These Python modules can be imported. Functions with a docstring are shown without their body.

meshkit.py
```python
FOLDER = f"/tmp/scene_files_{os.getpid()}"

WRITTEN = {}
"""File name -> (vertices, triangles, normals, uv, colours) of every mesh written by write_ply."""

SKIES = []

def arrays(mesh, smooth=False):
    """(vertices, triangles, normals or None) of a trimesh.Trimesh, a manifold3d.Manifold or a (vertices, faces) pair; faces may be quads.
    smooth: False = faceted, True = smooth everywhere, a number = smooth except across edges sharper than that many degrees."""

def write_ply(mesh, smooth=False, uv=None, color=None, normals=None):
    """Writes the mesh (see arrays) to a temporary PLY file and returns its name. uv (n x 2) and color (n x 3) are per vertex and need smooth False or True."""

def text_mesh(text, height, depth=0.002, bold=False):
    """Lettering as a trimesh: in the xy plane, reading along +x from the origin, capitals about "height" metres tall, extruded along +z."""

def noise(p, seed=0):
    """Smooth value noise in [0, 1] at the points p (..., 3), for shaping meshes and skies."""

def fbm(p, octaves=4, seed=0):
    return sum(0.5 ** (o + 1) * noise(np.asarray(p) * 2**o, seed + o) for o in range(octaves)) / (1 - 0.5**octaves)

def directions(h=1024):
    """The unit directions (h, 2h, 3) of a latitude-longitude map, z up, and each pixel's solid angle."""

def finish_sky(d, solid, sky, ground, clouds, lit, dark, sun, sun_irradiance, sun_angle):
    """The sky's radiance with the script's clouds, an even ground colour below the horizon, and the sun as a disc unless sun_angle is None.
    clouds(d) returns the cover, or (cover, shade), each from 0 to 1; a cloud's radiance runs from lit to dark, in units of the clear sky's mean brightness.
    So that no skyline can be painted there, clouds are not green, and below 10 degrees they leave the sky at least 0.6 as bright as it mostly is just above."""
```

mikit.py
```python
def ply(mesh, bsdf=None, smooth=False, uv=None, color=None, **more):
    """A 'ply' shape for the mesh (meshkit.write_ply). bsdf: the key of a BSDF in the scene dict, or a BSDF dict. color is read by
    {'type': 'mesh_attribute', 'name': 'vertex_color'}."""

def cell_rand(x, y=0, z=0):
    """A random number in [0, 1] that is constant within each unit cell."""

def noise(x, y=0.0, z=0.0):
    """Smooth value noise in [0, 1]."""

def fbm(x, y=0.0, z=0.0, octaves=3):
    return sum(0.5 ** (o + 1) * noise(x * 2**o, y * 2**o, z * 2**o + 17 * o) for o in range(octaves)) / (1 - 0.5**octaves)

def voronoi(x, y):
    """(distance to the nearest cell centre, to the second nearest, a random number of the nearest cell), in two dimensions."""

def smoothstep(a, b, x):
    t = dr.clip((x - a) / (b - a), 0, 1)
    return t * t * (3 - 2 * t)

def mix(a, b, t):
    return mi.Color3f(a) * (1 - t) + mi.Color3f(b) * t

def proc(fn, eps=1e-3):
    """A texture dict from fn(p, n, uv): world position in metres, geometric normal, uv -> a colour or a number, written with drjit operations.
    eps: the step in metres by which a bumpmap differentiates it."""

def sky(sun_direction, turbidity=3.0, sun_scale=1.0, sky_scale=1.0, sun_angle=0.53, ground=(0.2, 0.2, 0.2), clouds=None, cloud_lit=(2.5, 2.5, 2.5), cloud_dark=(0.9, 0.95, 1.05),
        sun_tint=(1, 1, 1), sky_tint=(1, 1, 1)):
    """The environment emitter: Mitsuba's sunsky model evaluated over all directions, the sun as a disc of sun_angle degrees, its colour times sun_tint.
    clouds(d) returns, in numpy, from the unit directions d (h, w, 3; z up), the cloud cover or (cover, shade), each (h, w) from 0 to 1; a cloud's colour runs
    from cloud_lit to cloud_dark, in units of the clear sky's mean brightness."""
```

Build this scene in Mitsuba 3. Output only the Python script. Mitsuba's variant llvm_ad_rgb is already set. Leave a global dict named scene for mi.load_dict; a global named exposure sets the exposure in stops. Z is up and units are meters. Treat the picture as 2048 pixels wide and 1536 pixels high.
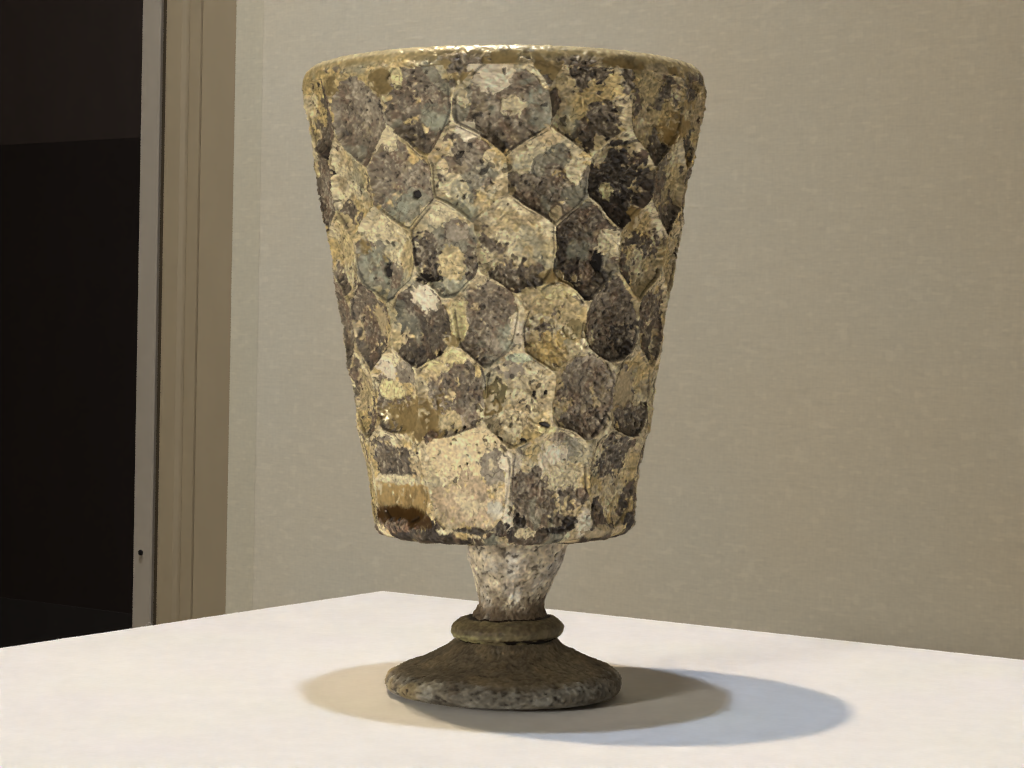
import math
import numpy as np
import trimesh
from scipy.ndimage import map_coordinates
from scipy.interpolate import PchipInterpolator
import mitsuba as mi
import drjit as dr
import mikit
import meshkit

T = mi.ScalarTransform4f
scene, labels = {}, {}

# ---------------------------------------------------------------- camera, light, exposure
exposure = 0.0
ROLL, PITCH = math.radians(1.2), math.atan(78 / 4000)
CAM = np.array([0.0, -0.644, 0.112])
fwd = np.array([0, math.cos(PITCH), -math.sin(PITCH)])
right, upv = np.array([1.0, 0, 0]), np.array([0, math.sin(PITCH), math.cos(PITCH)])
cam_up = upv * math.cos(ROLL) - right * math.sin(ROLL)
scene['camera'] = {'type': 'perspective', 'fov': 2 * math.degrees(math.atan(1024 / 4000)), 'fov_axis': 'x', 'near_clip': 0.01, 'far_clip': 50.0,
                   'to_world': T().look_at(origin=CAM.tolist(), target=(CAM + fwd).tolist(), up=cam_up.tolist())}
scene['ambient_light'] = {'type': 'constant', 'radiance': {'type': 'rgb', 'value': [0.034, 0.031, 0.026]}}

# the goblet leans very slightly; its own upright frame -> world
BASE = np.array([-0.0005, -0.0034, 0.0])
cr, sr = math.cos(ROLL), math.sin(ROLL)
LEAN = np.array([[cr, 0, -sr], [0, 1, 0], [sr, 0, cr]])


def lin(c):
    c = np.asarray(c, float) / 255.0
    return np.where(c <= 0.04045, c / 12.92, ((c + 0.055) / 1.055) ** 2.4)


def rgb(c):
    return {'type': 'rgb', 'value': [float(x) for x in lin(c)]}


def principled(c, rough=0.6, **k):
    return {'type': 'twosided', 'b': {'type': 'principled', 'base_color': c if isinstance(c, dict) else rgb(c), 'roughness': rough, **k}}


def tag(key, label=None, category=None, group=None, kind=None):
    d = {}
    for a, b in (('label', label), ('category', category), ('group', group), ('kind', kind)):
        if b:
            d[a] = b
    labels[key] = d


def box(x0, x1, y0, y1, z0, z1):
    m = trimesh.creation.box((x1 - x0, y1 - y0, z1 - z0))
    m.apply_translation(((x0 + x1) / 2, (y0 + y1) / 2, (z0 + z1) / 2))
    return m


scene['housing_metal'] = principled((60, 60, 60), 0.5)


def lamp(key, pos, aim, radius, radiance, label):
    pos, aim = np.asarray(pos, float), np.asarray(aim, float)
    frame = T().look_at(origin=pos.tolist(), target=aim.tolist(), up=[0.3, 0.9, 0.1])
    rings = [(0.0, -0.16), (radius * 0.9, -0.16), (radius * 1.15, -0.13), (radius * 1.2, 0.05), (radius * 1.07, 0.05), (radius * 1.04, -0.02), (0.0, -0.02)]
    can = trimesh.creation.revolve(np.array(rings), sections=40)
    scene[key + '__housing'] = {**mikit.ply(can, 'housing_metal'), 'to_world': frame}
    disc = trimesh.creation.cylinder(radius, 0.004, sections=40)
    disc.apply_translation((0, 0, -0.012))
    scene[key + '__lens'] = {**mikit.ply(disc, 'housing_metal'), 'to_world': frame,
                             'emitter': {'type': 'area', 'radiance': {'type': 'rgb', 'value': [float(x) for x in radiance]}}}
    tag(key, label, 'spotlight')


def wall_fill_spot(key, pos, aim, angle, intensity, label):
    """An added, unseen hooded spot that brightens only the wall."""
    pos, aim = np.asarray(pos, float), np.asarray(aim, float)
    frame = T().look_at(origin=pos.tolist(), target=aim.tolist(), up=[0.3, 0.9, 0.1])
    can = trimesh.creation.revolve(np.array([(0.0, -0.2), (0.045, -0.2), (0.05, -0.17), (0.05, -0.01), (0.046, -0.01), (0.044, -0.06), (0.0, -0.06)]), sections=40)
    scene[key + '__housing'] = {**mikit.ply(can, 'housing_metal'), 'to_world': frame}
    scene[key + '_light'] = {'type': 'spot', 'to_world': frame, 'cutoff_angle': angle, 'beam_width': angle * 0.25, 'intensity': {'type': 'rgb', 'value': [float(x) for x in intensity]}}
    tag(key, label, 'spotlight')


rim_c = BASE + LEAN @ np.array([0, 0, 0.1955])
LAMP_Z = 2.4
for key, shadow, col, lab in (
        ('ceiling_spotlight', (0.0034, 0.0008), np.array([0.245, 0.298, 0.385]) * 4650, 'cool white ceiling spotlight almost straight above the goblet'),
        ('ceiling_spotlight_001', (0.0392, -0.0142), np.array([0.55, 0.435, 0.285]) * 4950, 'warm ceiling spotlight high behind the goblet on its left')):
    s = np.array([*shadow, 0.0])
    lamp(key, s + (rim_c - s) * LAMP_Z / 0.1955, BASE + [0.0, -0.28, 0], 0.034, col, lab)
lamp('ceiling_spotlight_002', (-1.42, -1.46, 0.40), BASE + [0, 0, 0.12], 0.16, np.array([0.30, 0.28, 0.24]) * 240, 'dim warm unseen light set low in front on the left to brighten the bowl')  # third light from front left, set low and broad to brighten the bowl

wall_fill_spot('added_wall_fill', (-0.352, 0.508, 2.3), (-0.14, 0.793, 0.42), 14, np.array([0.95, 1.05, 1.16]) * 19.0, 'unseen neutral spot added above on the left to brighten the fabric wall')  # unseen spot added to brighten the wall

# ---------------------------------------------------------------- wall, door frame, door
WD, WN = np.array([0.8322, -0.5544, 0]), np.array([-0.5544, -0.8322, 0])     # along the wall, towards the room
W0 = np.array([0, 0.70, 0])
WALL = T(np.array([[WD[0], -WN[0], 0, W0[0]], [WD[1], -WN[1], 0, W0[1]], [0, 0, 1, 0], [0, 0, 0, 1]]))   # local x along, y into the wall, z up


def wall_uv(p):
    return p.x * float(WD[0]) + (p.y - 0.7) * float(WD[1]), p.z


def wall_color(p, n, uv):
    u, z = wall_uv(p)
    streak = 0.5 * mikit.fbm(u * 420.0, z * 1100.0, 3.0, 2) + 0.25 * mikit.noise(u * 90.0, z * 1400.0, 4.0) + 0.25 * mikit.noise(u * 1400.0, z * 200.0, 6.0)
    slub = mikit.smoothstep(0.72, 0.92, mikit.noise(u * 170.0, z * 380.0, 9.0)) - 0.6 * mikit.smoothstep(0.78, 0.95, mikit.noise(u * 120.0, z * 600.0, 12.0))
    big = mikit.fbm(u * 9.0, z * 9.0, 1.0, 2)
    v = 0.925 + 0.15 * streak + 0.055 * slub + 0.05 * (big - 0.5)
    tint = mikit.noise(u * 14.0, z * 14.0, 5.0) - 0.5
    return mi.Color3f(0.548 * v * (1 + 0.04 * tint), 0.487 * v, 0.376 * v * (1 - 0.05 * tint))


def wall_relief(p, n, uv):
    u, z = wall_uv(p)
    return mikit.fbm(u * 420.0, z * 1100.0, 3.0, 2) + 0.6 * mikit.smoothstep(0.72, 0.92, mikit.noise(u * 170.0, z * 380.0, 9.0)) + 0.3 * mikit.noise(u * 1400.0, z * 200.0, 6.0)


scene['wall_fabric'] = {'type': 'twosided', 'b': {'type': 'bumpmap', 'scale': 0.00009, 't': mikit.proc(wall_relief, 2.5e-4),
                                                 'b': {'type': 'principled', 'base_color': mikit.proc(wall_color), 'roughness': 0.85, 'specular': 0.2}}}


def strip_color(p, n, uv):
    c = wall_color(p, n, uv)
    return mi.Color3f(c.x * 0.92, c.y * 0.92, c.z * 0.89)


scene['strip_fabric'] = {'type': 'twosided', 'b': {'type': 'bumpmap', 'scale': 0.00006, 't': mikit.proc(wall_relief, 2.5e-4),
                                                  'b': {'type': 'principled', 'base_color': mikit.proc(strip_color), 'roughness': 0.85, 'specular': 0.2}}}


def paint(c, amount=0.05):
    c = lin(c)

    def f(p, n, uv):
        v = 1 + amount * (mikit.fbm(p.x * 60, p.y * 60, p.z * 12, 3) - 0.5) * 2
        return mi.Color3f(float(c[0]) * v, float(c[1]) * v, float(c[2]) * v)
    return mikit.proc(f)


scene['casing_paint'] = principled(paint((148, 132, 106)), 0.5, specular=0.35)
scene['strip_metal'] = principled(paint((152, 141, 126)), 0.45, specular=0.4)
scene['lacquer_lit'] = principled(paint((40, 32, 28), 0.12), 0.5, specular=0.2)  # lighter copy of the dark door tone, its light painted in
scene['lacquer_shaded'] = principled(paint((22, 15, 12), 0.15), 0.5, specular=0.2)
scene['rail_lacquer'] = principled(paint((26, 22, 20), 0.2), 0.5, specular=0.2)
scene['gap_brown'] = principled((62, 52, 38), 0.8, specular=0.1)
scene['screw_black'] = principled((14, 12, 10), 0.4)


def onwall(key, mesh, m):
    scene[key] = {**mikit.ply(mesh, m), 'to_world': WALL}


H0, H1 = -0.95, 1.9
onwall('wall', box(-0.2500, 2.2, 0.0, 0.12, H0, H1), 'wall_fabric')
tag('wall', 'greige wall covered in fabric wallpaper behind the white table', 'wall', kind='structure')


def strip(profile):
    """A vertical moulding: the (x, y) outline extruded from the floor upwards."""
    from shapely.geometry import Polygon
    m = trimesh.creation.extrude_polygon(Polygon(profile), H1 - H0, engine='earcut')
    m.apply_translation((0, 0, H0))
    return m


onwall('wall__corner_strip', strip([(-0.2513, 0.10), (-0.2513, -0.0004), (-0.2507, -0.00055), (-0.2290, -0.00055), (-0.2251, -0.0002), (-0.2251, -0.0001), (-0.2497, -0.0001), (-0.2497, 0.10)]), 'strip_fabric')
onwall('door_frame__casing', strip([(-0.28725, 0.10), (-0.28725, 0.0028), (-0.2540, 0.0065), (-0.2516, 0.0065), (-0.2516, 0.10)]), 'casing_paint')
onwall('door_frame__bead', strip([(-0.30035, 0.10), (-0.30035, 0.0028), (-0.2990, 0.0026), (-0.2896, 0.0022), (-0.2890, 0.0012), (-0.2880, 0.0012), (-0.2874, 0.0024), (-0.2873, 0.10)]), 'casing_paint')
onwall('door_frame__stop', strip([(-0.3225, 0.10), (-0.3225, 0.0010), (-0.3205, -0.0012), (-0.3175, -0.0016), (-0.3165, -0.0014), (-0.3050, -0.0010), (-0.3018, 0.0010), (-0.3004, 0.0024), (-0.3004, 0.10)]), 'casing_paint')
tag('door_frame', 'beige painted moulded door frame between the dark door and the fabric wall', 'door frame')
labels['wall__corner_strip'] = {'label': 'narrow fabric strip along the door frame'}

onwall('door__leaf', box(-1.5, -0.3490, 0.0286, 0.060, H0, 0.2689), 'lacquer_shaded')
onwall('door__upper_lit_part', box(-1.5, -0.3490, 0.0286, 0.060, 0.2690, H1), 'lacquer_lit')  # lighter upper part: a light-to-shade boundary put into the colour
onwall('door__rail', box(-1.5, -0.3490, 0.0275, 0.0297, H0, -0.1065), 'rail_lacquer')
onwall('door__edge_strip', strip([(-0.3476, 0.062), (-0.3476, 0.0012), (-0.3466, 0.0), (-0.3292, 0.0), (-0.3282, 0.0010), (-0.3282, 0.062)]), 'strip_metal')
onwall('door__gap_lining', box(-0.32815, -0.3229, 0.0035, 0.062, H0, H1), 'gap_brown')
scr = trimesh.creation.cylinder(0.0021, 0.0016, sections=24)
scr.apply_transform(trimesh.transformations.rotation_matrix(math.pi / 2, (1, 0, 0)))
scr.apply_translation((-0.3387, -0.0003, -0.0531))
onwall('door__edge_strip__screw', scr, 'screw_black')
tag('door', 'dark brown door with a grey metal edge strip at the left of the photo', 'door')
labels['door__edge_strip'] = {'label': 'grey metal edge strip with one black screw'}

# ---------------------------------------------------------------- table
CORNER = np.array([-0.0564, 0.2550, 0.0])
E1 = np.array([0.8322, -0.5544, 0])
E2 = np.array([-0.5544, -0.8322, 0])


def paper_color(p, n, uv):
    m = mikit.fbm(p.x * 45, p.y * 45, 1.0, 3) - 0.5
    f = mikit.fbm(p.x * 260, p.y * 260, 4.0, 3) - 0.5
    g = mikit.noise(p.x * 1300, p.y * 1300, 2.0) - 0.5
    v = 1 + 0.05 * m + 0.06 * f + 0.03 * g
    t = mikit.noise(p.x * 30, p.y * 30, 8.0) - 0.5
    return mi.Color3f(0.795 * v, 0.79 * v * (1 - 0.015 * t), 0.785 * v * (1 + 0.03 * t))


def paper_relief(p, n, uv):
    return mikit.fbm(p.x * 120, p.y * 120, 1.0, 3) + 0.35 * mikit.fbm(p.x * 600, p.y * 600, 3.0, 2)


scene['white_paper'] = {'type': 'twosided', 'b': {'type': 'bumpmap', 'scale': 0.0003, 't': mikit.proc(paper_relief, 4e-4),
                                                 'b': {'type': 'principled', 'base_color': mikit.proc(paper_color), 'roughness': 0.75, 'specular': 0.25}}}
scene['table_paint'] = principled((205, 200, 190), 0.6)
rng = np.random.default_rng(5)
L1, L2 = 0.62, 0.66


def edge_xy(side, k):
    a = CORNER + E1 * L1 * k if side == 0 else CORNER + E2 * L2 * k
    return a


# the top sheet: its outline wavers by a fraction of a millimetre, as cut felt-like board does
outline = []
corners = [CORNER, CORNER + E1 * L1, CORNER + E1 * L1 + E2 * L2, CORNER + E2 * L2]
for i in range(4):
    a, b = corners[i], corners[(i + 1) % 4]
    d = (b - a) / np.linalg.norm(b - a)
    nrm = np.array([-d[1], d[0]])
    ks = np.linspace(0, 1, 420, endpoint=False)
    w = meshkit.fbm(np.stack([ks * 160, 0 * ks + i * 7.7, 0 * ks], -1), 4, 3) - 0.5
    pts = a[:2] + (b - a)[:2] * ks[:, None] + nrm * (w * 0.0011 * np.minimum(1, 30 * np.minimum(ks, 1 - ks)))[:, None]
    outline.append(pts)
from shapely.geometry import Polygon
poly = Polygon(np.vstack(outline)).buffer(0)
sheet = trimesh.creation.extrude_polygon(poly, 0.006, engine='earcut')
sheet.apply_translation((0, 0, -0.006))
scene['table__top_sheet'] = mikit.ply(sheet, 'white_paper')
body = trimesh.creation.extrude_polygon(poly.buffer(-0.002), 0.86, engine='earcut')
body.apply_translation((0, 0, -0.8665))
scene['table__plinth'] = mikit.ply(body, 'table_paint')
tag('table', 'white paper-topped table corner that the glass goblet stands on', 'table')

# loose fibres along the left edge of the sheet
fibres = []
for k in range(9):
    t = rng.choice([rng.uniform(0.02, 0.1), rng.uniform(0.16, 0.33), rng.uniform(0.2, 0.28)])
    p0 = CORNER + E2 * L2 * t
    n_seg, r = 7, 0.00006
    path = [p0 + np.array([0, 0, -0.0003])]
    d = -E1 * rng.uniform(0.2, 1) + np.array([0, 0, rng.uniform(0.1, 0.9)]) + E2 * rng.uniform(-1, 1)
    step = rng.uniform(0.00015, 0.0004)
    for _ in range(n_seg):
        d = d / np.linalg.norm(d)
        path.append(path[-1] + d * step)
        d = d + rng.normal(0, 0.45, 3)
    fibres.append(trimesh.creation.sweep_polygon(Polygon([(r, 0), (0, r), (-r, 0), (0, -r)]), np.array(path), engine='earcut'))
scene['lint'] = mikit.ply(trimesh.util.concatenate(fibres), 'white_paper')
tag('lint', 'pale loose fibres sticking up along the left table edge', 'lint', kind='stuff')

# ---------------------------------------------------------------- the goblet
LAT = {}


def vn(s, z, scale, seed, octaves=1, stretch=1.0):
    """Smooth noise over the unrolled surface (millimetres), about 0..1 with mean 0.5."""
    out = 0.0
    tot = 0.0
    for o in range(octaves):
        sd = seed * 31 + o
        if sd not in LAT:
            LAT[sd] = np.random.default_rng(1000 + sd).random((256, 256))
        c = np.stack([z / scale * 2 ** o + 91.3 + 13.7 * o, s / (scale * stretch) * 2 ** o + 127.1 + 5.3 * o])
        out = out + map_coordinates(LAT[sd], c, order=3, mode='grid-wrap', prefilter=False) * 0.58 ** o
        tot += 0.58 ** o
    out = out / tot
    return np.clip(0.5 + (out - 0.5) * 1.9, -0.1, 1.1)


def uniform(x):
    """The rank of x in 0..1, so that x < c covers the share c."""
    q = np.quantile(x, np.linspace(0, 1, 201))
    return np.interp(x, q, np.linspace(0, 1, 201))


def sst(a, b, x):
    t = np.clip((x - a) / (b - a), 0, 1)
    return t * t * (3 - 2 * t)


def profile_curve(pts, step):
    pts = np.asarray(pts, float)
    d = np.r_[0, np.cumsum(np.linalg.norm(np.diff(pts, axis=0), axis=1))]
    t = np.linspace(0, d[-1], int(d[-1] / step) + 1)
    r, z = PchipInterpolator(d, pts[:, 0])(t), PchipInterpolator(d, pts[:, 1])(t)
    g = np.stack([np.gradient(r), np.gradient(z)], -1)
    g /= np.linalg.norm(g, axis=1, keepdims=True)
    return r, z, np.stack([-g[:, 1], g[:, 0]], -1)     # normal: outwards when the curve runs downwards on the outside


def columns(front, back):
    """Angles in degrees, 0 towards the viewer; fine in front, coarse behind."""
    a = np.arange(-104, 104 + 1e-6, front)
    b = np.arange(104 + back, 256 - 1e-6, back)
    return np.r_[a, b]


def lathe_points(r, z, nrm, th, disp):
    """Grid of points (rows, columns, 3) in metres, world frame."""
    a = np.radians(th)[None, :]
    rr = (r[:, None] + nrm[:, :1] * disp) * 1e-3
    zz = (z[:, None] + nrm[:, 1:] * disp) * 1e-3
    p = np.stack([rr * np.sin(a), -rr * np.cos(a), zz + 0 * a], -1)
    return p


def to_world(p):
    return p @ LEAN.T + BASE


def grid_normals(p):
    du = np.roll(p, -1, 1) - np.roll(p, 1, 1)
    dv = np.gradient(p, axis=0)
    n = np.cross(du, dv)
    n /= np.maximum(np.linalg.norm(n, axis=-1, keepdims=True), 1e-12)
    return -n


def grid_faces(rows, cols):
    i, j = np.meshgrid(np.arange(rows - 1), np.arange(cols), indexing='ij')
    a, b = i * cols + j, i * cols + (j + 1) % cols
    c, d = a + cols, b + cols
    return np.stack([a, c, b], -1), np.stack([b, c, d], -1)          # each (rows-1, cols, 3)


def put(key, p, n, col, uv, f, bsdf):
    used, inv = np.unique(f.ravel(), return_inverse=True)
    f2 = inv.reshape(-1, 3)
    v = p.reshape(-1, 3)[used]
    path = meshkit.write_ply((v, f2), False, uv.reshape(-1, 2)[used], col.reshape(-1, 3)[used], n.reshape(-1, 3)[used])
    scene[key] = {'type': 'ply', 'filename': path, 'face_normals': False, 'bsdf': {'type': 'ref', 'id': bsdf}}


def blend(col, c, m):
    return col * (1 - m[..., None]) + np.asarray(c) * m[..., None]


# one material for the weathered glass: colour per vertex; uv.x = roughness, uv.y = how bare (translucent amber) the glass is
vcol = {'type': 'mesh_attribute', 'name': 'vertex_color'}
scene['weathered_glass'] = {
    'type': 'blendbsdf', 'weight': mikit.proc(lambda p, n, uv: mi.Float(uv.y)),
    'a': {'type': 'twosided', 'b': {'type': 'principled', 'base_color': vcol, 'roughness': mikit.proc(lambda p, n, uv: mi.Float(uv.x)), 'specular': 0.6, 'metallic': mikit.proc(lambda p, n, uv: 0.28 * mikit.smoothstep(0.46, 0.34, mi.Float(uv.x)))}},
    'b': {'type': 'principledthin', 'base_color': vcol, 'roughness': 0.22, 'diff_trans': 1.1, 'spec_trans': 0.12, 'eta': 1.5}}
scene['dull_glass'] = {'type': 'twosided', 'b': {'type': 'principled', 'base_color': vcol, 'roughness': mikit.proc(lambda p, n, uv: mi.Float(uv.x)), 'specular': 0.4}}

PAL = {k: lin(v) for k, v in dict(
    dark=(122, 110, 93), darker=(84, 75, 62), black=(48, 40, 34), pit=(26, 19, 14), speck=(206, 196, 172), grey=(166, 155, 136), greypink=(206, 184, 150), palegrey=(214, 208, 188),
    tan=(204, 186, 140), gold=(206, 182, 124), beige=(196, 178, 140), cream=(246, 231, 190), white=(255, 241, 212), yellow=(250, 234, 176), pink=(248, 226, 180), pinkcream=(244, 222, 176),
    teal=(186, 190, 168), mint=(222, 228, 196), bare=(198, 178, 130), goldbare=(232, 206, 150), darkglass=(92, 68, 38), chip=(130, 122, 86), brown=(134, 104, 80)).items()}

# bowl outline (mm): inside wall up over the lip, down the outside, round the foot of the bowl and in to the stem
outer = [(63.9, 194.0), (63.9, 191.0), (61.2, 173.7), (57.1, 150.0), (53.9, 132.6), (51.0, 113.6), (49.1, 100.8), (47.6, 89.7), (45.6, 77.0), (44.5, 70.5), (43.2, 62.0), (42.2, 57.4), (41.6, 55.4), (39.9, 53.3), (37.5, 52.3), (33.0, 51.6), (26.0, 51.3), (15.0, 51.2)]
curve = [(57.6, 188.0), (58.4, 194.0), (59.0, 197.3), (60.1, 198.75), (61.3, 198.7), (62.6, 197.6), (63.5, 196.0)] + outer
R_, Z_, N_ = profile_curve(curve, 0.235)
TH = columns(0.21, 1.3)
th, zz = np.meshgrid(TH, Z_)
S = np.radians(np.where(th > 180, th - 360, th)) * 53.0
V = zz
k_out = int(np.argmin(np.abs(Z_ - 193) + 100 * (np.arange(len(Z_)) < len(Z_) * 0.06)))
row_is_out = (np.arange(len(Z_)) > k_out)[:, None]

# the cut facets: (row height, half height, depth), centres and half widths in degrees
ROWS = {
    'A': (181.5, 15.2, [(-66.6, 182.3, 11.5), (-44.5, 179.7, 11.6), (-23.0, 182.3, 10.8), (0.5, 180.5, 12.6), (24.2, 181.1, 12.2), (49.4, 181.8, 12.6), (71.9, 182.5, 11)]),
    'B': (160.5, 15.0, [(-74.2, 160, 11.5), (-53.5, 158.4, 12.6), (-30.5, 160.9, 12.4), (-9.1, 161.5, 12.4), (12.8, 160.9, 12.6), (36.6, 160.8, 12.8), (61.7, 160.8, 12.8)]),
    'C': (140.8, 14.6, [(-66.3, 139.3, 12), (-43.0, 139.7, 12.8), (-18.9, 141.0, 12.8), (4.4, 141.5, 13), (27.0, 140.5, 12.6), (51.5, 140.6, 13.5), (75.9, 143.0, 12)]),
    'D': (118.5, 13.9, [(-77.5, 118.6, 12.6), (-53.1, 117.7, 12.0), (-29.7, 118.2, 11.5), (-6.2, 118.8, 11.1), (18.2, 117.8, 11.6), (40.9, 119.7, 12.2), (65.4, 119.8, 13)]),
    'E': (96.8, 14.2, [(-66.4, 96.6, 12.5), (-43.6, 97.3, 13.5), (-18.9, 97.0, 13.5), (5.6, 95.8, 13.6), (30.1, 96.5, 13.5), (56.0, 97.1, 13.8), (80, 97, 12)]),
    'F': (71.2, 14.9, [(-80.5, 70.6, 14.8), (-47.5, 72.0, 14.9), (-13.9, 71.3, 15.3), (18.2, 71.5, 15.0), (51.2, 70.8, 14.8), (84, 71, 14.8)])}
facets = []
for row, (z0, hh, lst) in ROWS.items():
    for j, (t0, z1, a) in enumerate(lst):
        facets.append((row + str(j + 1), t0, z1, a, hh))
    first, last, gap = lst[0][0], lst[-1][0], np.mean(np.diff([q[0] for q in lst]))
    room = 360 - (last - first)
    m = int(round(room / gap)) - 1
    for j in range(m):
        facets.append((row + 'x%d' % j, last + room * (j + 1) / (m + 1), z0, lst[2][2], hh))
wob = 1.5
tw = th + (vn(S, V, 9, 1, 2) - 0.5) * 2.4 * wob
zw = V + (vn(S, V, 9, 2, 2) - 0.5) * 2.0 * wob
q1 = np.full(th.shape, 9.0)
q2 = np.full(th.shape, 9.0)
fid = np.full(th.shape, -1)
for i, (nm, t0, z1, a, hh) in enumerate(facets):
    dt = (tw - t0 + 180) % 360 - 180
    if nm[0] == 'F':        # the bottom row: rounded squares
        q = 0.86 * ((np.abs(dt) / a) ** 3 + (np.abs(zw - z1) / hh) ** 3) ** (2 / 3)
    else:
        q = (dt / a) ** 2 + ((zw - z1) / hh) ** 2
    near = q < q1
    q2 = np.where(near, q1, np.minimum(q2, q))
    fid = np.where(near, i, fid)
    q1 = np.where(near, q, q1)
inside = (q1 < 1.0) & row_is_out
edge = np.minimum(q2, 1.0 + 0 * q2) - q1           # 0 on a ridge or on the rim of a cut
edge = np.where(inside, np.clip(edge, 0, 1), 0)
depth = np.array([2.6 if f[0][0] != 'F' else 2.3 for f in facets])
zrel = (zw - np.array([f[2] for f in facets])[fid]) / np.array([f[4] for f in facets])[fid]
# each cut is a shallow hollow with steep borders
hollow = (0.35 * (1 - q1) + 0.75 * (1 - 0.25 * zrel)) * (0.5 * sst(-0.02, 0.5, edge) + 0.5 * np.sqrt(np.clip(edge, 0, 1)))
scoop = np.where(inside, depth[fid] * hollow, 0.0)
scoop = np.where(inside, np.minimum(scoop, 3.0), 0)

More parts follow.
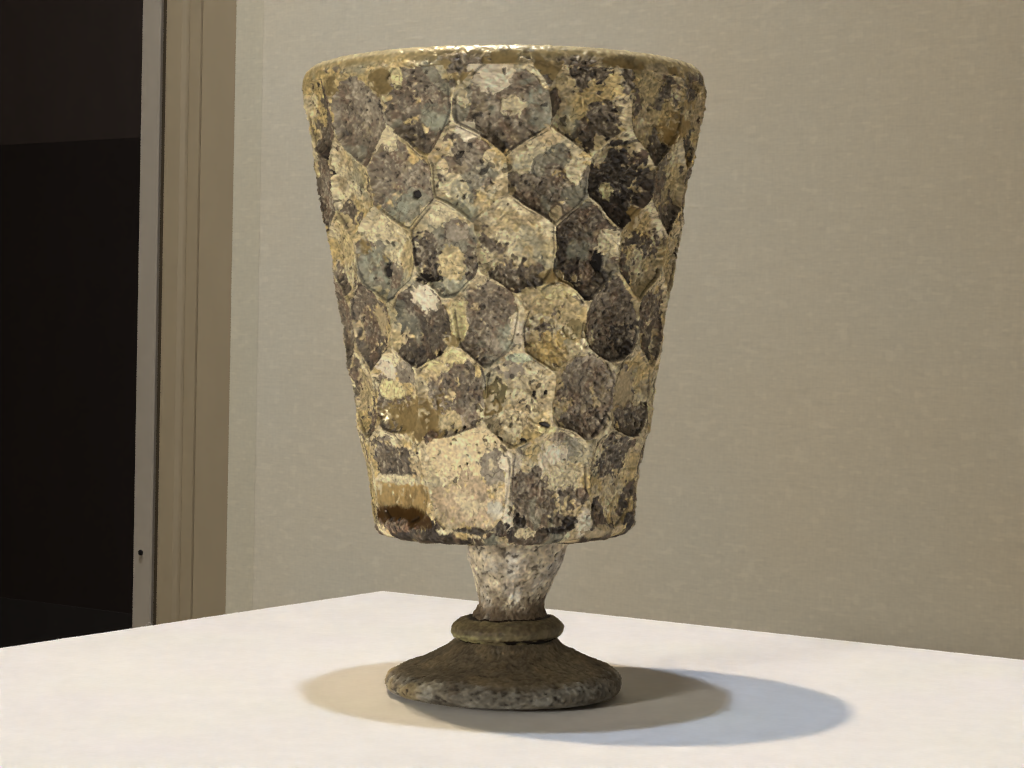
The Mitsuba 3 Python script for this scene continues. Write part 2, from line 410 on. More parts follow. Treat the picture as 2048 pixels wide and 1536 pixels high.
# how each cut has weathered: dark crust, cream flakes, bare glass, teal bloom, tone of the crust (0 brown .. 1 grey .. <0 black)
W = dict(A1=(.82, .1, .0, 0, .3), A2=(.93, .1, .0, .1, .75), A3=(.86, .3, .02, .35, .5), A4=(.74, .35, .02, .5, .6), A5=(.38, .2, .1, .1, .3), A6=(.42, .1, .2, 0, .3), A7=(.15, .2, .5, 0, .2),
         B1=(.8, .1, 0, 0, .5), B2=(.12, .35, .03, .1, .5), B3=(.80, .5, .02, .4, .9), B4=(.34, .6, .0, .4, .7), B5=(.50, .5, .02, .2, .5), B6=(.86, .2, .04, 0, -.3), B7=(.65, .2, .05, 0, .5),
         C1=(.15, .4, .03, 0, .5), C2=(.40, .4, .15, .6, .7), C3=(.45, .55, .05, .7, .8), C4=(.12, .75, .02, .2, .4), C5=(.86, .35, .02, .1, 0), C6=(.14, .25, .08, .1, .3), C7=(.2, .2, .05, 0, .4),
         D1=(.8, .2, 0, 0, .5), D2=(.90, .1, .02, 0, .35), D3=(.86, .4, .0, .1, .2), D4=(.82, .35, .03, .2, .7), D5=(.45, .4, .10, .2, .6), D6=(.82, .2, .06, .1, .55), D7=(.65, .3, .05, 0, .3),
         E1=(.45, .3, .08, 0, .4), E2=(.40, .35, .18, 0, .6), E3=(.62, .25, .14, .1, .7), E4=(.24, .5, .06, .1, .7), E5=(.84, .2, .03, 0, .75), E6=(.42, .3, .04, .1, .6), E7=(.4, .3, .1, 0, .5),
         F1=(.3, .3, .2, 0, .5), F2=(.45, .3, .25, 0, .6), F3=(.03, .3, 0, 0, .8), F4=(.70, .6, .01, .2, .7), F5=(.52, .55, .05, .1, .4), F6=(.3, .4, .1, 0, .4))
par = np.array([W.get(f[0], (.5, .4, .06, .15, .5)) for f in facets] + [(.10, .62, .10, .15, .5)])
pid = np.where(inside, fid, len(facets))
Wd, Wc, Wb, Wt, Wk = (par[pid, k] for k in range(5))
top_band = sst(188.5, 191, V) * (~inside)
Wb = np.where(~inside & (V > 186), 0.55, Wb)
Wc = np.where(~inside & (V > 186), 0.25, Wc)
Wd = np.where(~inside & (V > 186), 0.25 + 0.3 * sst(-15, 15, np.abs(th - 2) * -1 + 15), Wd)
Wc = np.where(~inside & (V < 60), 0.45, Wc)
Wd = np.where(~inside & (V < 60), 0.60, Wd)
Wk = np.where(~inside & (V < 60), -0.2, Wk)

tip_light = np.where(inside, sst(0.25, 0.85, zrel) * sst(0.75, 0.15, edge), 0)  # lighter tops of the cuts, painted in as extra cream
foot_shade = np.where(inside, sst(-0.25, -0.8, zrel), 0)  # shaded lower ends of the cuts, painted in as darker crust
Wc = np.clip(Wc + 0.45 * tip_light, 0, 0.95)
Wd = Wd + 0.16 * foot_shade
Wk = Wk - 0.30 * foot_shade + 0.1 * tip_light

# noise fields
big = uniform(vn(S, V, 7.0, 10, 4))
big2 = uniform(vn(S, V, 6.0, 11, 4))
big3 = uniform(vn(S, V, 8.0, 12, 3))
mid = vn(S, V, 2.2, 13, 3)
mid2 = vn(S, V, 2.6, 14, 3)
fine = vn(S, V, 0.78, 15, 2)
fine2 = vn(S, V, 0.62, 16, 2)
mic = vn(S, V, 0.45, 17, 1)
warp = (vn(S, V, 2.5, 18, 2) - 0.5) * 2.6
ridged = 1 - np.abs(2 * vn(S + warp, V - warp, 1.9, 19, 2, 1.25) - 1)         # flake seams
ridged2 = 1 - np.abs(2 * vn(S - warp, V + warp, 1.0, 20, 2, 1.5) - 1)
grain = vn(S, V, 0.95, 21, 2, 1.7)
leaf = vn(S + 1.5 * warp, V + 2 * warp, 0.68, 22, 2, 2.6)                       # long flaky leaves

# base film: tan to beige, then bare glass, cream flakes, dark crust
col = blend(np.broadcast_to(PAL['tan'], th.shape + (3,)), PAL['beige'], sst(0.35, 0.65, mid))
col = blend(col, PAL['gold'], sst(0.55, 0.8, big3) * 0.7)
rough = np.full(th.shape, 0.40)
bare = np.zeros(th.shape)
hgt = (leaf - 0.5) * 0.30 + (fine - 0.5) * 0.12
crust = np.zeros(th.shape)

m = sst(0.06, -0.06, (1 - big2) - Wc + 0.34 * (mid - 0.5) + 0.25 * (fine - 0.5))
flake = sst(0.30, 0.62, 1 - ridged2 * 0.75 + 0.4 * (fine - 0.5))
creamc = blend(blend(np.broadcast_to(PAL['cream'], th.shape + (3,)), PAL['beige'], sst(0.5, 0.75, mid2)), PAL['pinkcream'], sst(0.55, 0.75, big3) * 0.5)
grit0 = 0.5 * (leaf - 0.5) + 0.4 * (fine2 - 0.5) + 0.3 * (mic - 0.5)
creamc = creamc * ((0.72 + 0.28 * flake) * np.exp(1.5 * np.minimum(grit0, 0.08)))[..., None]
col = col * np.exp(1.4 * grit0)[..., None]
col = blend(col, creamc, m)
hgt = hgt * (1 - m) + m * (0.06 + (leaf - 0.5) * 0.34 + (grain - 0.5) * 0.22)

m = sst(0.04, -0.04, big3 * 0.5 + 0.5 * mid - 0.06 - Wb * 0.95 + 0.12 * (1 - edge))
m = np.where(Wb < 0.02, 0, m)
amber = blend(np.broadcast_to(PAL['bare'], th.shape + (3,)), PAL['darkglass'], sst(0.45, 0.75, mid) * 0.5)
fleck = sst(0.60, 0.68, vn(S, V, 0.9, 31, 2)) * sst(0.3, 0.6, mid2)
col = blend(col, amber, m)
bare = np.maximum(bare * (1 - m), m * 0.85)

hgt = hgt * (1 - m) + m * ((mid - 0.5) * 0.05 - 0.08)
rough = rough * (1 - m) + m * 0.2

rimfall = np.where(inside, (0.55 + 0.5 * sst(0.0, 0.7, zrel)) * sst(0.34, 0.06, edge + 0.35 * (mid - 0.5)) * sst(0.25, 0.6, vn(S, V, 9, 29, 2) + 0.25 * zrel), 0)  # crust thins at borders; the extra thinning at tops is painted light
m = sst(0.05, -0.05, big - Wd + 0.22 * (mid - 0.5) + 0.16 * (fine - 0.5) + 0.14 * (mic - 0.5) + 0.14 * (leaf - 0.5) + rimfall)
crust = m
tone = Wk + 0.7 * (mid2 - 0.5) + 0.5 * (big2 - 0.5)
dk = blend(np.broadcast_to(PAL['darker'], th.shape + (3,)), PAL['dark'], sst(-0.1, 0.5, tone))
dk = blend(dk, PAL['grey'], sst(0.45, 1.05, tone) * 0.8)
dk = blend(dk, PAL['brown'], sst(0.45, 0.8, mid) * 0.4)
dk = blend(dk, PAL['black'], sst(0.0, -0.35, tone) * 0.8)
grit = 0.45 * (fine - 0.5) + 0.4 * (fine2 - 0.5) + 0.35 * (mic - 0.5) + 0.35 * (leaf - 0.5)
dk = dk * np.exp(1.15 * grit)[..., None]
dk = blend(dk, PAL['speck'], sst(0.13, 0.30, grit) * sst(-0.4, 0.4, tone) * 0.42)
dk = blend(dk, PAL['pit'], sst(-0.22, -0.36, grit) * 0.65)
dk = blend(dk, PAL['beige'], sst(0.66, 0.95, vn(S, V, 1.8, 23, 3)) * 0.4)
col = blend(col, dk, m)
bare *= 1 - m
rough = rough * (1 - m) + m * (0.46 + 0.25 * mid)
hgt = hgt * (1 - m) + m * (0.20 + (fine - 0.5) * 0.42 + (leaf - 0.5) * 0.30 + (mid - 0.5) * 0.25)
# teal bloom on crust and cream
m = sst(0.06, -0.06, uniform(vn(S, V, 6, 24, 3)) - Wt * 0.7) * (0.2 + 0.6 * mid)
col = blend(col, PAL['teal'] * 0.8, np.clip(m, 0, 1) * 0.75)

# single marks: (kind, angle, height, half sizes in degrees and mm)
PATCHES = '''white -3.0 190.0 5.0 4.4;cream 2.6 181.1 3.4 2.7;yellow -29.7 190.8 1.7 4.8;cream -11.3 183.6 2.0 3.7;teal -19.7 176.7 4.3 3.6;teal 9.5 179.4 3.5 5.3;teal -29.4 151.7 6.7 4.3;teal -12.3 151.3 5.8 3.6;teal -49.3 135.5 6.9 5.0;teal -16.9 128.1 7.2 2.8;teal 2.5 113.2 4.3 3.7;dark 23.0 191.5 6.7 3.6;dark 28.7 177.8 4.7 6.6;dark 34.2 190.2 3.1 6.0;tan 44.4 188.7 5.5 5.4;bare 57.8 175.7 5.1 5.5;bare -55.2 191.7 3.6 3.7;bare -35.0 189.7 3.2 3.6;bare 69.5 194.8 6.8 3.6;dark -57.5 151.6 5.9 3.7;pit -64.0 164.8 2.7 2.8;bare -43.0 156.5 1.3 2.8;bare -51.3 143.1 2.1 2.5;pit -26.7 155.9 2.1 1.5;black 35.9 160.5 10.4 9.1;tan -31.8 138.2 2.3 6.2;pit -42.1 133.7 2.1 2.4;cream -42.8 145.6 7.7 3.7;pit -24.8 131.6 4.6 1.7;tan -16.8 136.1 5.6 4.9;cream -20.3 149.6 4.8 3.6;dark -24.9 138.0 4.8 5.5;grey -14.6 144.6 3.2 2.3;dark -9.8 136.0 2.6 5.5;dark 1.0 132.0 5.0 2.9;pit 32.6 137.6 2.4 3.1;cream 36.8 143.3 4.7 3.7;bare 44.7 149.8 2.7 3.1;bare 16.4 131.5 3.9 1.8;beige -47.8 119.3 3.7 4.1;white -26.9 126.0 5.5 4.3;yellow -14.9 119.1 3.1 6.2;cream 5.2 118.8 2.7 6.8;white 6.0 115.1 3.2 3.7;yellow 17.6 127.5 7.2 2.2;tan 22.5 121.3 4.6 4.3;chip 25.9 116.2 4.0 3.0;gold 16.4 110.7 6.1 5.0;bare -17.9 112.6 3.0 1.9;pit -21.8 109.5 1.9 1.2;yellow -17.0 108.5 4.2 2.4;yellow -24.7 105.4 5.0 2.0;yellow -47.5 98.4 6.8 3.0;grey -38.9 103.6 5.9 3.7;white -47.9 104.9 3.9 3.2;bare -42.7 90.0 13.0 3.9;bare -28.9 89.0 9.2 6.7;tan -20.2 88.8 5.0 3.2;chip -2.3 96.7 4.7 4.0;bare -3.6 93.0 3.2 1.8;grey 3.3 104.4 5.1 2.9;mint 5.4 108.1 4.2 1.5;pit 11.5 97.3 0.8 0.9;pit 15.7 97.6 0.7 0.8;yellow 15.3 86.9 2.8 1.8;brown -27.7 83.9 2.5 2.0;pit -2.4 83.5 2.1 1.3;pit 7.4 83.5 1.6 0.9;pit -1.5 79.3 1.0 0.6;pit -14.6 87.2 0.6 0.5;pit -18.0 85.9 0.7 0.6;pit 15.6 88.2 2.1 1.0;pink -14.2 79.0 15.5 8.2;greypink -13.6 63.8 15.5 8.0;palegrey -2.6 62.3 3.1 2.4;grey -4.2 75.0 4.9 5.4;white 20.4 77.4 6.0 4.8;cream 23.3 72.8 6.9 3.8;white 2.0 68.6 1.2 9.5;white 1.6 59.4 2.9 3.8;white 3.2 76.9 3.7 3.8;dark 50.0 76.6 11.7 6.2;dark -51.5 75.9 12.7 6.2;goldbare -46 65.4 26 5.0;darkglass -50 58.6 27 3.4;cream -49.2 70.4 22.0 1.5;black -2.7 57.5 4.1 2.2;black 6.3 58.5 3.1 2.2;black -13.8 55.7 11.0 1.2;black 20.9 55.5 9.6 1.5;black 30.2 57.8 4.3 2.2;black 64.3 57.8 6.4 1.9;brown -53.2 56.3 12.8 2.1;cream -25.0 55.7 3.2 1.2;cream 10.0 55.7 4.3 1.5;white 36.0 58.1 3.5 4.0;beige 45.6 54.7 12.3 1.9;dark 60.8 87.9 13.3 4.6;beige 52.6 99.1 7.8 5.8;black 46.8 113.9 6.9 3.8;tan -64.9 143.7 8.3 6.9;cream -34.2 172.6 2.7 3.0;white -9.9 174.1 3.5 2.4;pinkcream 13.3 172.7 3.3 2.4;cream 21.5 164.8 2.6 5.4;cream 28.4 167.5 4.2 2.1;yellow 33.3 156.7 2.6 3.1'''
SOFT = {'teal': 0.9, 'dark': 0.8, 'black': 0.7, 'tan': 0.6, 'grey': 0.6, 'greypink': 0.8, 'pink': 0.35, 'cream': 0.8, 'bare': 0.85, 'goldbare': 0.2, 'darkglass': 0.25, 'gold': 0.8, 'beige': 0.7}
for i, one in enumerate(PATCHES.split(';')):
    kind, t0, z0, a, b = one.split()
    t0, z0, a, b = float(t0), float(z0), float(a), float(b)
    sel = (np.abs(V - z0) < 2.2 * b + 1.5) & (np.abs(th - t0) < 2.2 * a + 2) & row_is_out
    ii = np.nonzero(sel)
    x, y = (th[ii] - t0) / a, (V[ii] - z0) / b
    amp = SOFT.get(kind, 0.55) * (0.75 if min(b, a * 0.9) < 1.6 else 1)
    n1 = vn(S[ii], V[ii], float(np.clip(1.1 * b, 0.9, 3.2)), 40 + i % 7, 3) - 0.5
    n2 = fine[ii] - 0.5
    if kind == 'pit':
        x, y, amp = x * 1.2, y * 1.2, amp * 1.5
    d = np.sqrt(x * x + y * y) + 1.5 * amp * n1 + 0.8 * amp * n2 + 0.5 * amp * (mic[ii] - 0.5)
    w = {'teal': 0.3, 'darkglass': 0.3, 'goldbare': 0.15, 'bare': 0.16}.get(kind, 0.07)
    m = sst(1 + w, 1 - w, d)
    if kind in ('pink', 'greypink', 'palegrey', 'dark', 'black', 'grey', 'teal'):      # these stay within one cut
        home = int(np.argmin((x * x + y * y)))
        m = m * (pid[ii] == pid[ii][home])
    if kind in ('goldbare', 'darkglass'):                    # the clear strip ends at the next cut
        m = m * sst(-30.2, -31.4, th[ii] + 2 * n1) * sst(55.2, 56.4, V[ii] + 2.5 * n1)
    c0 = np.broadcast_to(PAL[kind], (len(m), 3)).copy()
    cur, h, bb, ro = col[ii], hgt[ii], bare[ii], rough[ii]
    gr, fi, mi_, le = grain[ii], fine[ii], mid[ii], leaf[ii]
    if kind in ('cream', 'white', 'yellow', 'pinkcream', 'mint'):
        c0 *= ((0.74 + 0.26 * sst(0.22, 0.55, 1 - ridged2[ii] * 0.8 + 0.5 * (fi - 0.5))) * np.exp(1.4 * np.minimum(grit0[ii], 0.08)))[:, None]
        if kind == 'white':
            c0 = 0.45 * c0 + 0.55 * PAL['white']
        c0 = blend(c0, PAL['beige'], sst(0.62, 0.8, mid2[ii]) * (0.25 if kind == 'white' else 0.5))
        nh, nb, nr = 0.12 + (le - 0.5) * 0.34 + (gr - 0.5) * 0.25, 0, 0.40
    elif kind in ('tan', 'gold', 'beige', 'palegrey'):
        c0 = blend(c0, PAL['beige'], sst(0.5, 0.75, mi_) * 0.5) * np.exp((0.5 if kind in ('beige', 'palegrey') else 1.3) * grit0[ii])[:, None]
        if kind == 'gold':
            c0 = blend(c0, PAL['darkglass'], sst(0.5, 0.72, gr) * 0.55)
        k = {'palegrey': 0.1, 'beige': 0.45, 'tan': 0.8, 'gold': 1.6}[kind]
        nh, nb, nr = ((le - 0.5) * 0.3 + (fi - 0.5) * 0.12) * k, 0, 0.42
    elif kind in ('pink', 'greypink', 'grey'):
        c0 = blend(c0, PAL['dark'], sst(0.52, 0.74, mi_ + 0.25 * (fi - 0.5)) * (0.2 if kind == 'pink' else 0.55))
        c0 = blend(c0, PAL['cream'], sst(0.62, 0.78, mid2[ii] + 0.4 * (fi - 0.5)) * 0.6) * np.exp(0.7 * grit0[ii])[:, None]
        nh, nb, nr = 0.05 + (mi_ - 0.5) * 0.16 + (fi - 0.5) * 0.10, 0, 0.55
    elif kind in ('dark', 'black', 'brown'):
        c0 = blend(c0, PAL['darker'], sst(0.42, 0.62, mi_) * 0.7)
        g = grit[ii]
        c0 = c0 * np.exp(1.5 * g)[:, None]
        c0 = blend(c0, PAL['speck'], sst(0.13, 0.3, g) * (0.55 if kind == 'dark' else 0.25))
        c0 = blend(c0, PAL['pit'], sst(-0.2, -0.33, g) * 0.85)
        nh, nb, nr = 0.15 + (fi - 0.5) * 0.4 + (le - 0.5) * 0.25, 0, 0.45
    elif kind == 'teal':
        c0 = blend(c0, PAL['darker'], sst(0.48, 0.7, mi_) * 0.6)
        m = m * (0.30 + 0.45 * sst(0.35, 0.65, mid2[ii]))
        nh, nb, nr = h, bb, ro
    elif kind == 'pit':
        nh, nb, nr = -0.35 + 0 * h, 0, 0.6
    elif kind == 'chip':
        c0 = blend(c0, PAL['bare'], sst(0.45, 0.7, mi_) * 0.5)
        nh, nb, nr = -0.22 + (mi_ - 0.5) * 0.1, 0.35, 0.3
    else:
        c0 = blend(c0, PAL['darkglass'], sst(0.52, 0.8, mi_) * 0.4)
        nh, nb, nr = -0.10 + (mi_ - 0.5) * 0.05, {'darkglass': 0.7}.get(kind, 0.88), 0.16
    if kind in ('bare', 'goldbare', 'chip'):
        c0 = blend(c0, PAL['cream'], fleck[ii] * 0.9)
        nb = nb * (1 - 0.9 * fleck[ii])
        nh = nh + 0.12 * fleck[ii]
    col[ii] = blend(cur, c0, m)
    hgt[ii] = h * (1 - m) + m * nh
    bare[ii] = bb * (1 - m) + m * nb
    rough[ii] = ro * (1 - m) + m * nr

# ridges get a thin cream lip, caught light painted in, with a dark seam under it here and there
lip = np.where(inside, sst(0.075, 0.01, edge + 0.05 * (mid - 0.5)), sst(1.12, 1.0, q1) * row_is_out) * sst(0.28, 0.5, vn(S, V, 5, 25, 2))
col = blend(col, PAL['cream'] * 0.85, lip * 0.12 * (1 - bare))
seam = np.where(inside, np.exp(-((edge - 0.12) / 0.06) ** 2), 0) * sst(0.45, 0.62, vn(S, V, 6, 26, 2) - 0.12 * zrel)
col = blend(col, PAL['pit'], seam * 0.75)
hgt = hgt - 0.16 * seam
# fine dark cracks and pores everywhere but on bare glass
crack = sst(0.955, 0.99, ridged) * sst(0.4, 0.6, big3) * (1 - bare)
pore = sst(0.11, 0.02, vn(S, V, 0.85, 27, 1)) * (1 - bare) * sst(0.35, 0.6, big2)
col = blend(col, PAL['pit'], np.clip(crack * 0.55 + pore * 0.75, 0, 1))
hgt = hgt - 0.10 * crack - 0.15 * pore
col = col * (0.90 + 0.2 * mic)[..., None]

# the lip and inside: amber glass with a flaky golden film
lipz = sst(193.5, 195.5, V) * (~inside) + (~row_is_out)
lipz = np.clip(lipz, 0, 1)
film = blend(blend(np.broadcast_to(PAL['bare'], th.shape + (3,)), PAL['tan'], 0.3 + 0.6 * sst(0.35, 0.7, mid)), PAL['cream'], sst(0.60, 0.85, fine * 0.5 + mid2 * 0.5) * 0.6) * np.exp(0.7 * grit)[..., None]
film = blend(film, PAL['darker'], sst(0.56, 0.68, vn(S, V, 2.5, 28, 3)) * sst(-40, 5, th) * 0.6)
mask = lipz * sst(194.0, 197.0, V + 3 * (mid - 0.5))
col = blend(col, film, mask)
bare = bare * (1 - mask) + mask * np.clip(0.4 + 0.6 * (mid - 0.5), 0.15, 0.7)
top = sst(196.6, 197.8, V + 0.5 * (fine - 0.5)) * (~inside)  # highlight line along the lip, painted in as cream
col = blend(col, PAL['cream'] * np.exp(0.6 * grit)[..., None], top * (0.75 - 0.45 * sst(0.5, 0.7, mid) * sst(-5, 25, th)))
bare *= 1 - 0.85 * top
rough = rough * (1 - mask) + mask * 0.26
hgt = hgt * (1 - mask) + mask * ((leaf - 0.5) * 0.14 + (fine - 0.5) * 0.10)
fade = np.where(Z_ > 188.5, 1.0, np.where(np.arange(len(Z_)) < k_out, 0.2, 1.0))[:, None]

glit = np.random.default_rng(3).normal(0, 1, th.shape) * 0.012 * (1 - bare)
disp = (hgt * 1.95 + glit) * fade - scoop
P = lathe_points(R_, Z_, N_, TH, disp)
Nn = grid_normals(P)
if (Nn[len(Z_) // 2, 400] @ np.array([0, -1, 0])) < 0:
    Nn = -Nn
P, Nn = to_world(P), Nn @ LEAN.T
UV = np.stack([np.clip(rough, 0.12, 0.9), np.clip(bare, 0, 0.95)], -1)
col = np.clip(col, 0.004, 0.93)
fa, fb = grid_faces(*th.shape)
own = np.where(inside, fid, -1)[:-1]
front_facet = np.array([abs(((f[1] + 180) % 360) - 180) < 84 for f in facets])
own = np.where((own >= 0) & front_facet[own], own, -1)
rim_rows = ((np.arange(len(Z_)) < k_out + 74) & (Z_ > 194.3))[:-1][:, None]
own = np.where(rim_rows, -2, own)

# inner wall and floor of the bowl, joined to the bowl's own mesh
inn = [(57.6, 188.0), (54.2, 165.0), (50.2, 143.0), (46.6, 120.0), (43.0, 96.0), (40.0, 76.0), (38.4, 66.0), (35.0, 61.5), (28.0, 60.0), (14.0, 59.6), (0.3, 59.6)]
ri, zi, ni = profile_curve(inn, 1.2)
thi = np.arange(-180, 180, 2.0)
Ti, Zi = np.meshgrid(thi, zi)
Si = np.radians(Ti) * 50
n_in = vn(Si, Zi, 5, 60, 3)
pin = lathe_points(ri, zi, -ni, thi, (n_in - 0.5) * 0.3)
nin = grid_normals(pin)
cin = blend(blend(np.broadcast_to(PAL['tan'], Ti.shape + (3,)), PAL['cream'], sst(0.3, 0.5, n_in)), PAL['tan'], sst(0.55, 0.7, vn(Si, Zi, 6, 61, 3)))
uin = np.stack([np.full(Ti.shape, 0.5), np.full(Ti.shape, 0.92)], -1)
fia, fib = grid_faces(*Ti.shape)
nv = P.reshape(-1, 3).shape[0]
sel = own == -1
bf = np.vstack([fa[sel], fb[sel], fia.reshape(-1, 3) + nv, fib.reshape(-1, 3) + nv])
put('goblet__bowl', np.vstack([P.reshape(-1, 3), to_world(pin).reshape(-1, 3)]), np.vstack([Nn.reshape(-1, 3), (nin @ LEAN.T).reshape(-1, 3)]),
    np.vstack([col.reshape(-1, 3), cin.reshape(-1, 3)]), np.vstack([UV.reshape(-1, 2), uin.reshape(-1, 2)]), bf, 'weathered_glass')
num = 0
FACET_LABEL = {'A4': 'cut facet with a white flaking patch at the middle of the top row', 'C4': 'hexagonal cut facet covered in cream flakes', 'F3': 'rounded bottom cut facet with smooth pinkish cream film',
               'F4': 'rounded bottom cut facet with a white patch on dark crust', 'B6': 'cut facet with blackish brown crust', 'D5': 'cut facet with yellow upper edge and a dark olive chip',
               'E4': 'tan cut facet with an amber chip at its left', 'F2': 'bottom cut facet with clear amber glass below a grey patch', 'D3': 'dark cut facet with white flakes at upper right'}
for i, f in enumerate(facets):
    sel = own == i
    if sel.sum() < 50:
        continue
    key = 'goblet__bowl__facet' + ('' if num == 0 else '_%03d' % num)
    num += 1
    put(key, P, Nn, col, UV, np.vstack([fa[sel], fb[sel]]), 'weathered_glass')
    if f[0] in FACET_LABEL:
        labels[key] = {'label': FACET_LABEL[f[0]]}
sel = own == -2
put('goblet__rim', P, Nn, col, UV, np.vstack([fa[sel], fb[sel]]), 'weathered_glass')
labels['goblet__rim'] = {'label': 'glittering amber glass rim'}
labels['goblet__bowl'] = {'label': 'tapering bowl cut all over with hexagonal facets'}
tag('goblet', 'ancient weathered glass goblet with honeycomb cut facets standing on the white table', 'goblet')


def turned(key, pts, step, look, cols=(0.5, 1.5), clamp=False):
    r, z, nrm = profile_curve(pts, step)
    t_ = columns(*cols)
    tt, z2 = np.meshgrid(t_, z)
    s_ = np.radians(np.where(tt > 180, tt - 360, tt)) * np.maximum(r.mean(), 8)
    # arc length along the profile, so that noise does not stretch on flat parts
    arc = np.r_[0, np.cumsum(np.hypot(np.diff(r), np.diff(z)))]
    v_ = np.broadcast_to(arc[:, None], tt.shape)
    disp_, c_, u_ = look(s_, v_, tt, z2, r[:, None] + 0 * tt)
    p_ = lathe_points(r, z, nrm, t_, disp_)
    p_[..., 0] += np.interp(z2, [14, 21, 30, 49, 53], [0.0, 0.0012, 0.0024, 0.0045, 0.0048])
    n_ = grid_normals(p_)
    mid_r = len(r) // 2
    if (n_[mid_r, len(t_) // 3] @ p_[mid_r, len(t_) // 3] * np.array([1, 1, 0])).sum() < 0 and key != 'goblet__foot':
        pass
    p_ = to_world(p_)
    if clamp:
        k = sst(6.0, 0.5, z2) * 1.0
        low = p_[..., 2] - (z2 * 1e-3)                   # what the lean added
        p_[..., 2] -= low * k
        p_[..., 2] = np.maximum(p_[..., 2], 0.0002)
        n_ = grid_normals(p_) @ LEAN
    n_ = n_ @ LEAN.T
    a_, b_ = grid_faces(*tt.shape)
    put(key, p_, n_, np.clip(c_, 0.004, 0.92), u_, np.vstack([a_.reshape(-1, 3), b_.reshape(-1, 3)]), 'dull_glass')


def grit_of(s, v, k):
    return 0.45 * (vn(s, v, 0.75, k, 2) - 0.5) + 0.4 * (vn(s, v, 0.55, k + 1, 1) - 0.5) + 0.35 * (vn(s, v, 1.0, k + 2, 3, 1.2) - 0.5)


def stem_look(s, v, tt, z, r):
    a, c, g = vn(s, v, 4, 70, 4), vn(s, v, 0.8, 72, 2, 1.6), grit_of(s, v, 74)
    d = vn(s, v, 2.2, 73, 4)
    base_ = blend(np.broadcast_to(lin((216, 204, 178)), z.shape + (3,)), lin((244, 238, 224)), sst(0.40, 0.7, a))
    base_ = blend(base_, lin((146, 134, 117)), sst(0.36, 0.66, d * 0.6 + 0.4 * a + 0.5 * g) * 0.85)
    base_ = base_ * np.exp(2.2 * g)[..., None]
    base_ = blend(base_, lin((70, 60, 50)), sst(-0.14, -0.30, g) * 0.75)
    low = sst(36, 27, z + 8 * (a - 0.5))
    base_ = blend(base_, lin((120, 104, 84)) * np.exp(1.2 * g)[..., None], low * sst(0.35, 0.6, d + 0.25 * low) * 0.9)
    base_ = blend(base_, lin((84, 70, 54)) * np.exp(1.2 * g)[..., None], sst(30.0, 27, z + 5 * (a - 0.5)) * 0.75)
    lump = sst(25, 0, np.abs(tt - 14)) * sst(3.2, 0, np.abs(z - 29.5)) * 0.5
    h = (a - 0.5) * 0.9 + (d - 0.5) * 0.4 + g * 1.0 + lump
    return h, base_, np.stack([0.62 + 0.2 * d, 0 * z], -1)


def knob_look(s, v, tt, z, r):
    a, c, g = vn(s, v, 5, 80, 4), vn(s, v, 2.2, 82, 3, 2.0), grit_of(s, v, 84)
    base_ = blend(np.broadcast_to(lin((120, 109, 80)), z.shape + (3,)), lin((104, 95, 73)), sst(0.3, 0.7, a))
    base_ = blend(base_, lin((158, 152, 108)), sst(0.45, 0.75, c) * sst(21.4, 19.8, z) * 0.8)
    base_ = blend(base_, lin((84, 70, 52)), sst(0.5, 0.75, c) * sst(19, 22, z) * 0.5)
    base_ = base_ * np.exp(1.2 * g)[..., None]
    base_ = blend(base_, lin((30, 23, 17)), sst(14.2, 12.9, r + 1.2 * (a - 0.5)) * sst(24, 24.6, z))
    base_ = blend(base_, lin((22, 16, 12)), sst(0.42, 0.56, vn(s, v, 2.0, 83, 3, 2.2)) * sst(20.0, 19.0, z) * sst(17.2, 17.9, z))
    h = (a - 0.5) * 0.8 + g * 0.45 + (c - 0.5) * 0.15
    return h, base_, np.stack([0.5 + 0.2 * a, 0 * z], -1)


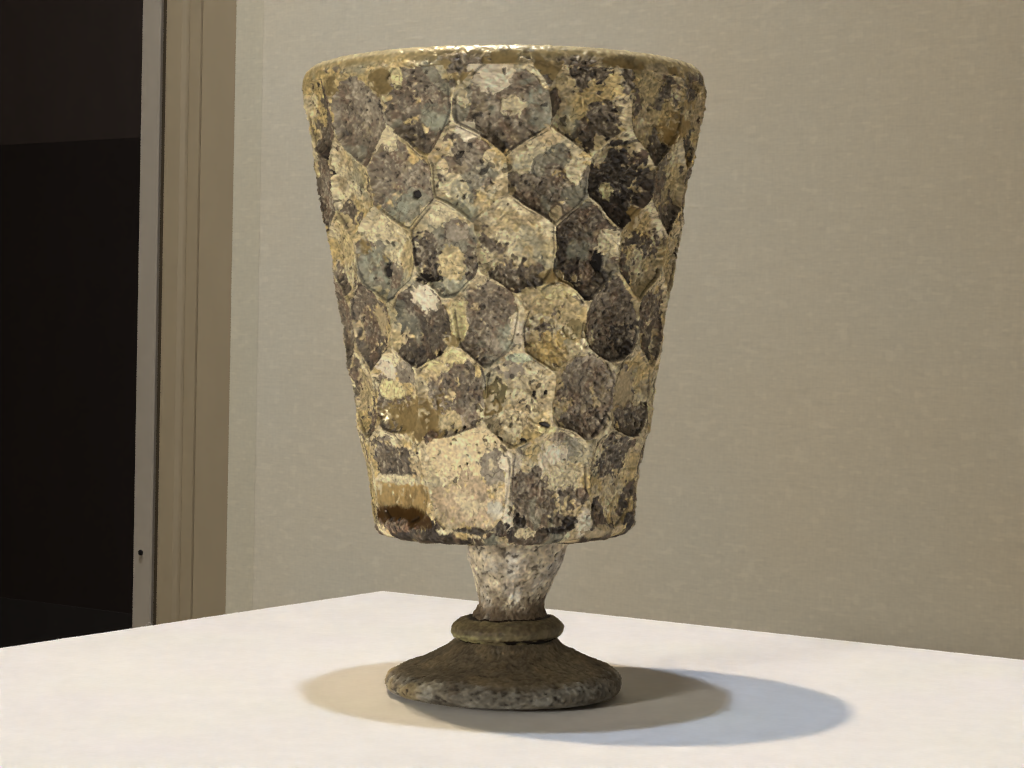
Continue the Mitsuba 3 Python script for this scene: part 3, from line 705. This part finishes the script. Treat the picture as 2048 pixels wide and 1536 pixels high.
def foot_look(s, v, tt, z, r):
    a, c, g = vn(s, v, 8, 90, 4), vn(s, v, 3.0, 92, 4, 1.2), grit_of(s, v, 95)
    base_ = blend(np.broadcast_to(lin((117, 106, 86)), z.shape + (3,)), lin((100, 90, 74)), sst(0.3, 0.7, a))
    base_ = blend(base_, lin((136, 118, 88)), sst(0.45, 0.8, c) * 0.45)
    base_ = blend(base_, lin((78, 66, 50)), sst(0.48, 0.8, vn(s, v, 2.4, 93, 4, 1.8)) * 0.45)
    base_ = base_ * np.exp(1.1 * g)[..., None]
    base_ = blend(base_, lin((44, 37, 29)), sst(0.22, 0.08, vn(s, v, 1.5, 98, 3)) * 0.6)
    e = sst(33.0, 36.5, r + 3.0 * (a - 0.5) + 1.5 * g)
    edgec = blend(np.broadcast_to(lin((120, 115, 105)), z.shape + (3,)), lin((148, 146, 138)), sst(0.4, 0.75, c))
    edgec = blend(edgec, lin((92, 82, 70)), sst(0.45, 0.75, vn(s, v, 2.0, 94, 4)) * 0.8)
    edgec = blend(edgec, lin((170, 154, 116)), sst(0.45, 0.7, a) * sst(-20, -60, tt) * 0.6)
    edgec = edgec * np.exp(1.4 * g)[..., None]
    edgec = blend(edgec, lin((44, 37, 30)), sst(-0.18, -0.34, g) * 0.7)
    base_ = blend(base_, edgec, e)
    chip = np.exp(-(((tt - 84) / 7) ** 2 + ((z - 13.6) / 0.9) ** 2)) * 1.0
    h = (a - 0.5) * 1.3 + g * (0.5 + 0.5 * e) + (c - 0.5) * 0.2 + chip
    h = h * sst(0.6, 2.0, z)
    return h, base_, np.stack([0.6 + 0.2 * a, 0 * z], -1)


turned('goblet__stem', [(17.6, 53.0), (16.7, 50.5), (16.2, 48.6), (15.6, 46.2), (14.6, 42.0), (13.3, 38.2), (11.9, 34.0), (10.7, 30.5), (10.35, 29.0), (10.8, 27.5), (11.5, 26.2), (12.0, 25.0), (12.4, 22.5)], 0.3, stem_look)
turned('goblet__knob', [(9.5, 25.6), (12.6, 25.1), (15.2, 24.3), (17.1, 23.1), (18.1, 21.6), (18.05, 20.2), (17.3, 19.1), (16.4, 18.5), (15.8, 17.9), (15.2, 15.5)], 0.3, knob_look)
turned('goblet__foot', [(14.4, 18.1), (16.1, 17.6), (17.6, 16.4), (19.6, 14.8), (23.0, 12.9), (27.0, 11.1), (31.0, 9.6), (34.4, 8.3), (36.6, 6.8), (37.7, 5.0), (37.85, 3.6), (37.4, 2.4), (36.7, 1.6), (35.8, 1.35), (34.0, 1.3), (31.0, 1.2), (29.8, 0.8), (29.2, 0.2), (26.0, 0.2), (20.0, 0.2)], 0.3, foot_look, clamp=True)
labels['goblet__foot'] = {'label': 'dull brown spreading foot with grey crusted edge'}
labels['goblet__stem'] = {'label': 'rough whitish grey stem narrowing downwards'}
labels['goblet__knob'] = {'label': 'olive brown rounded ring between stem and foot'}
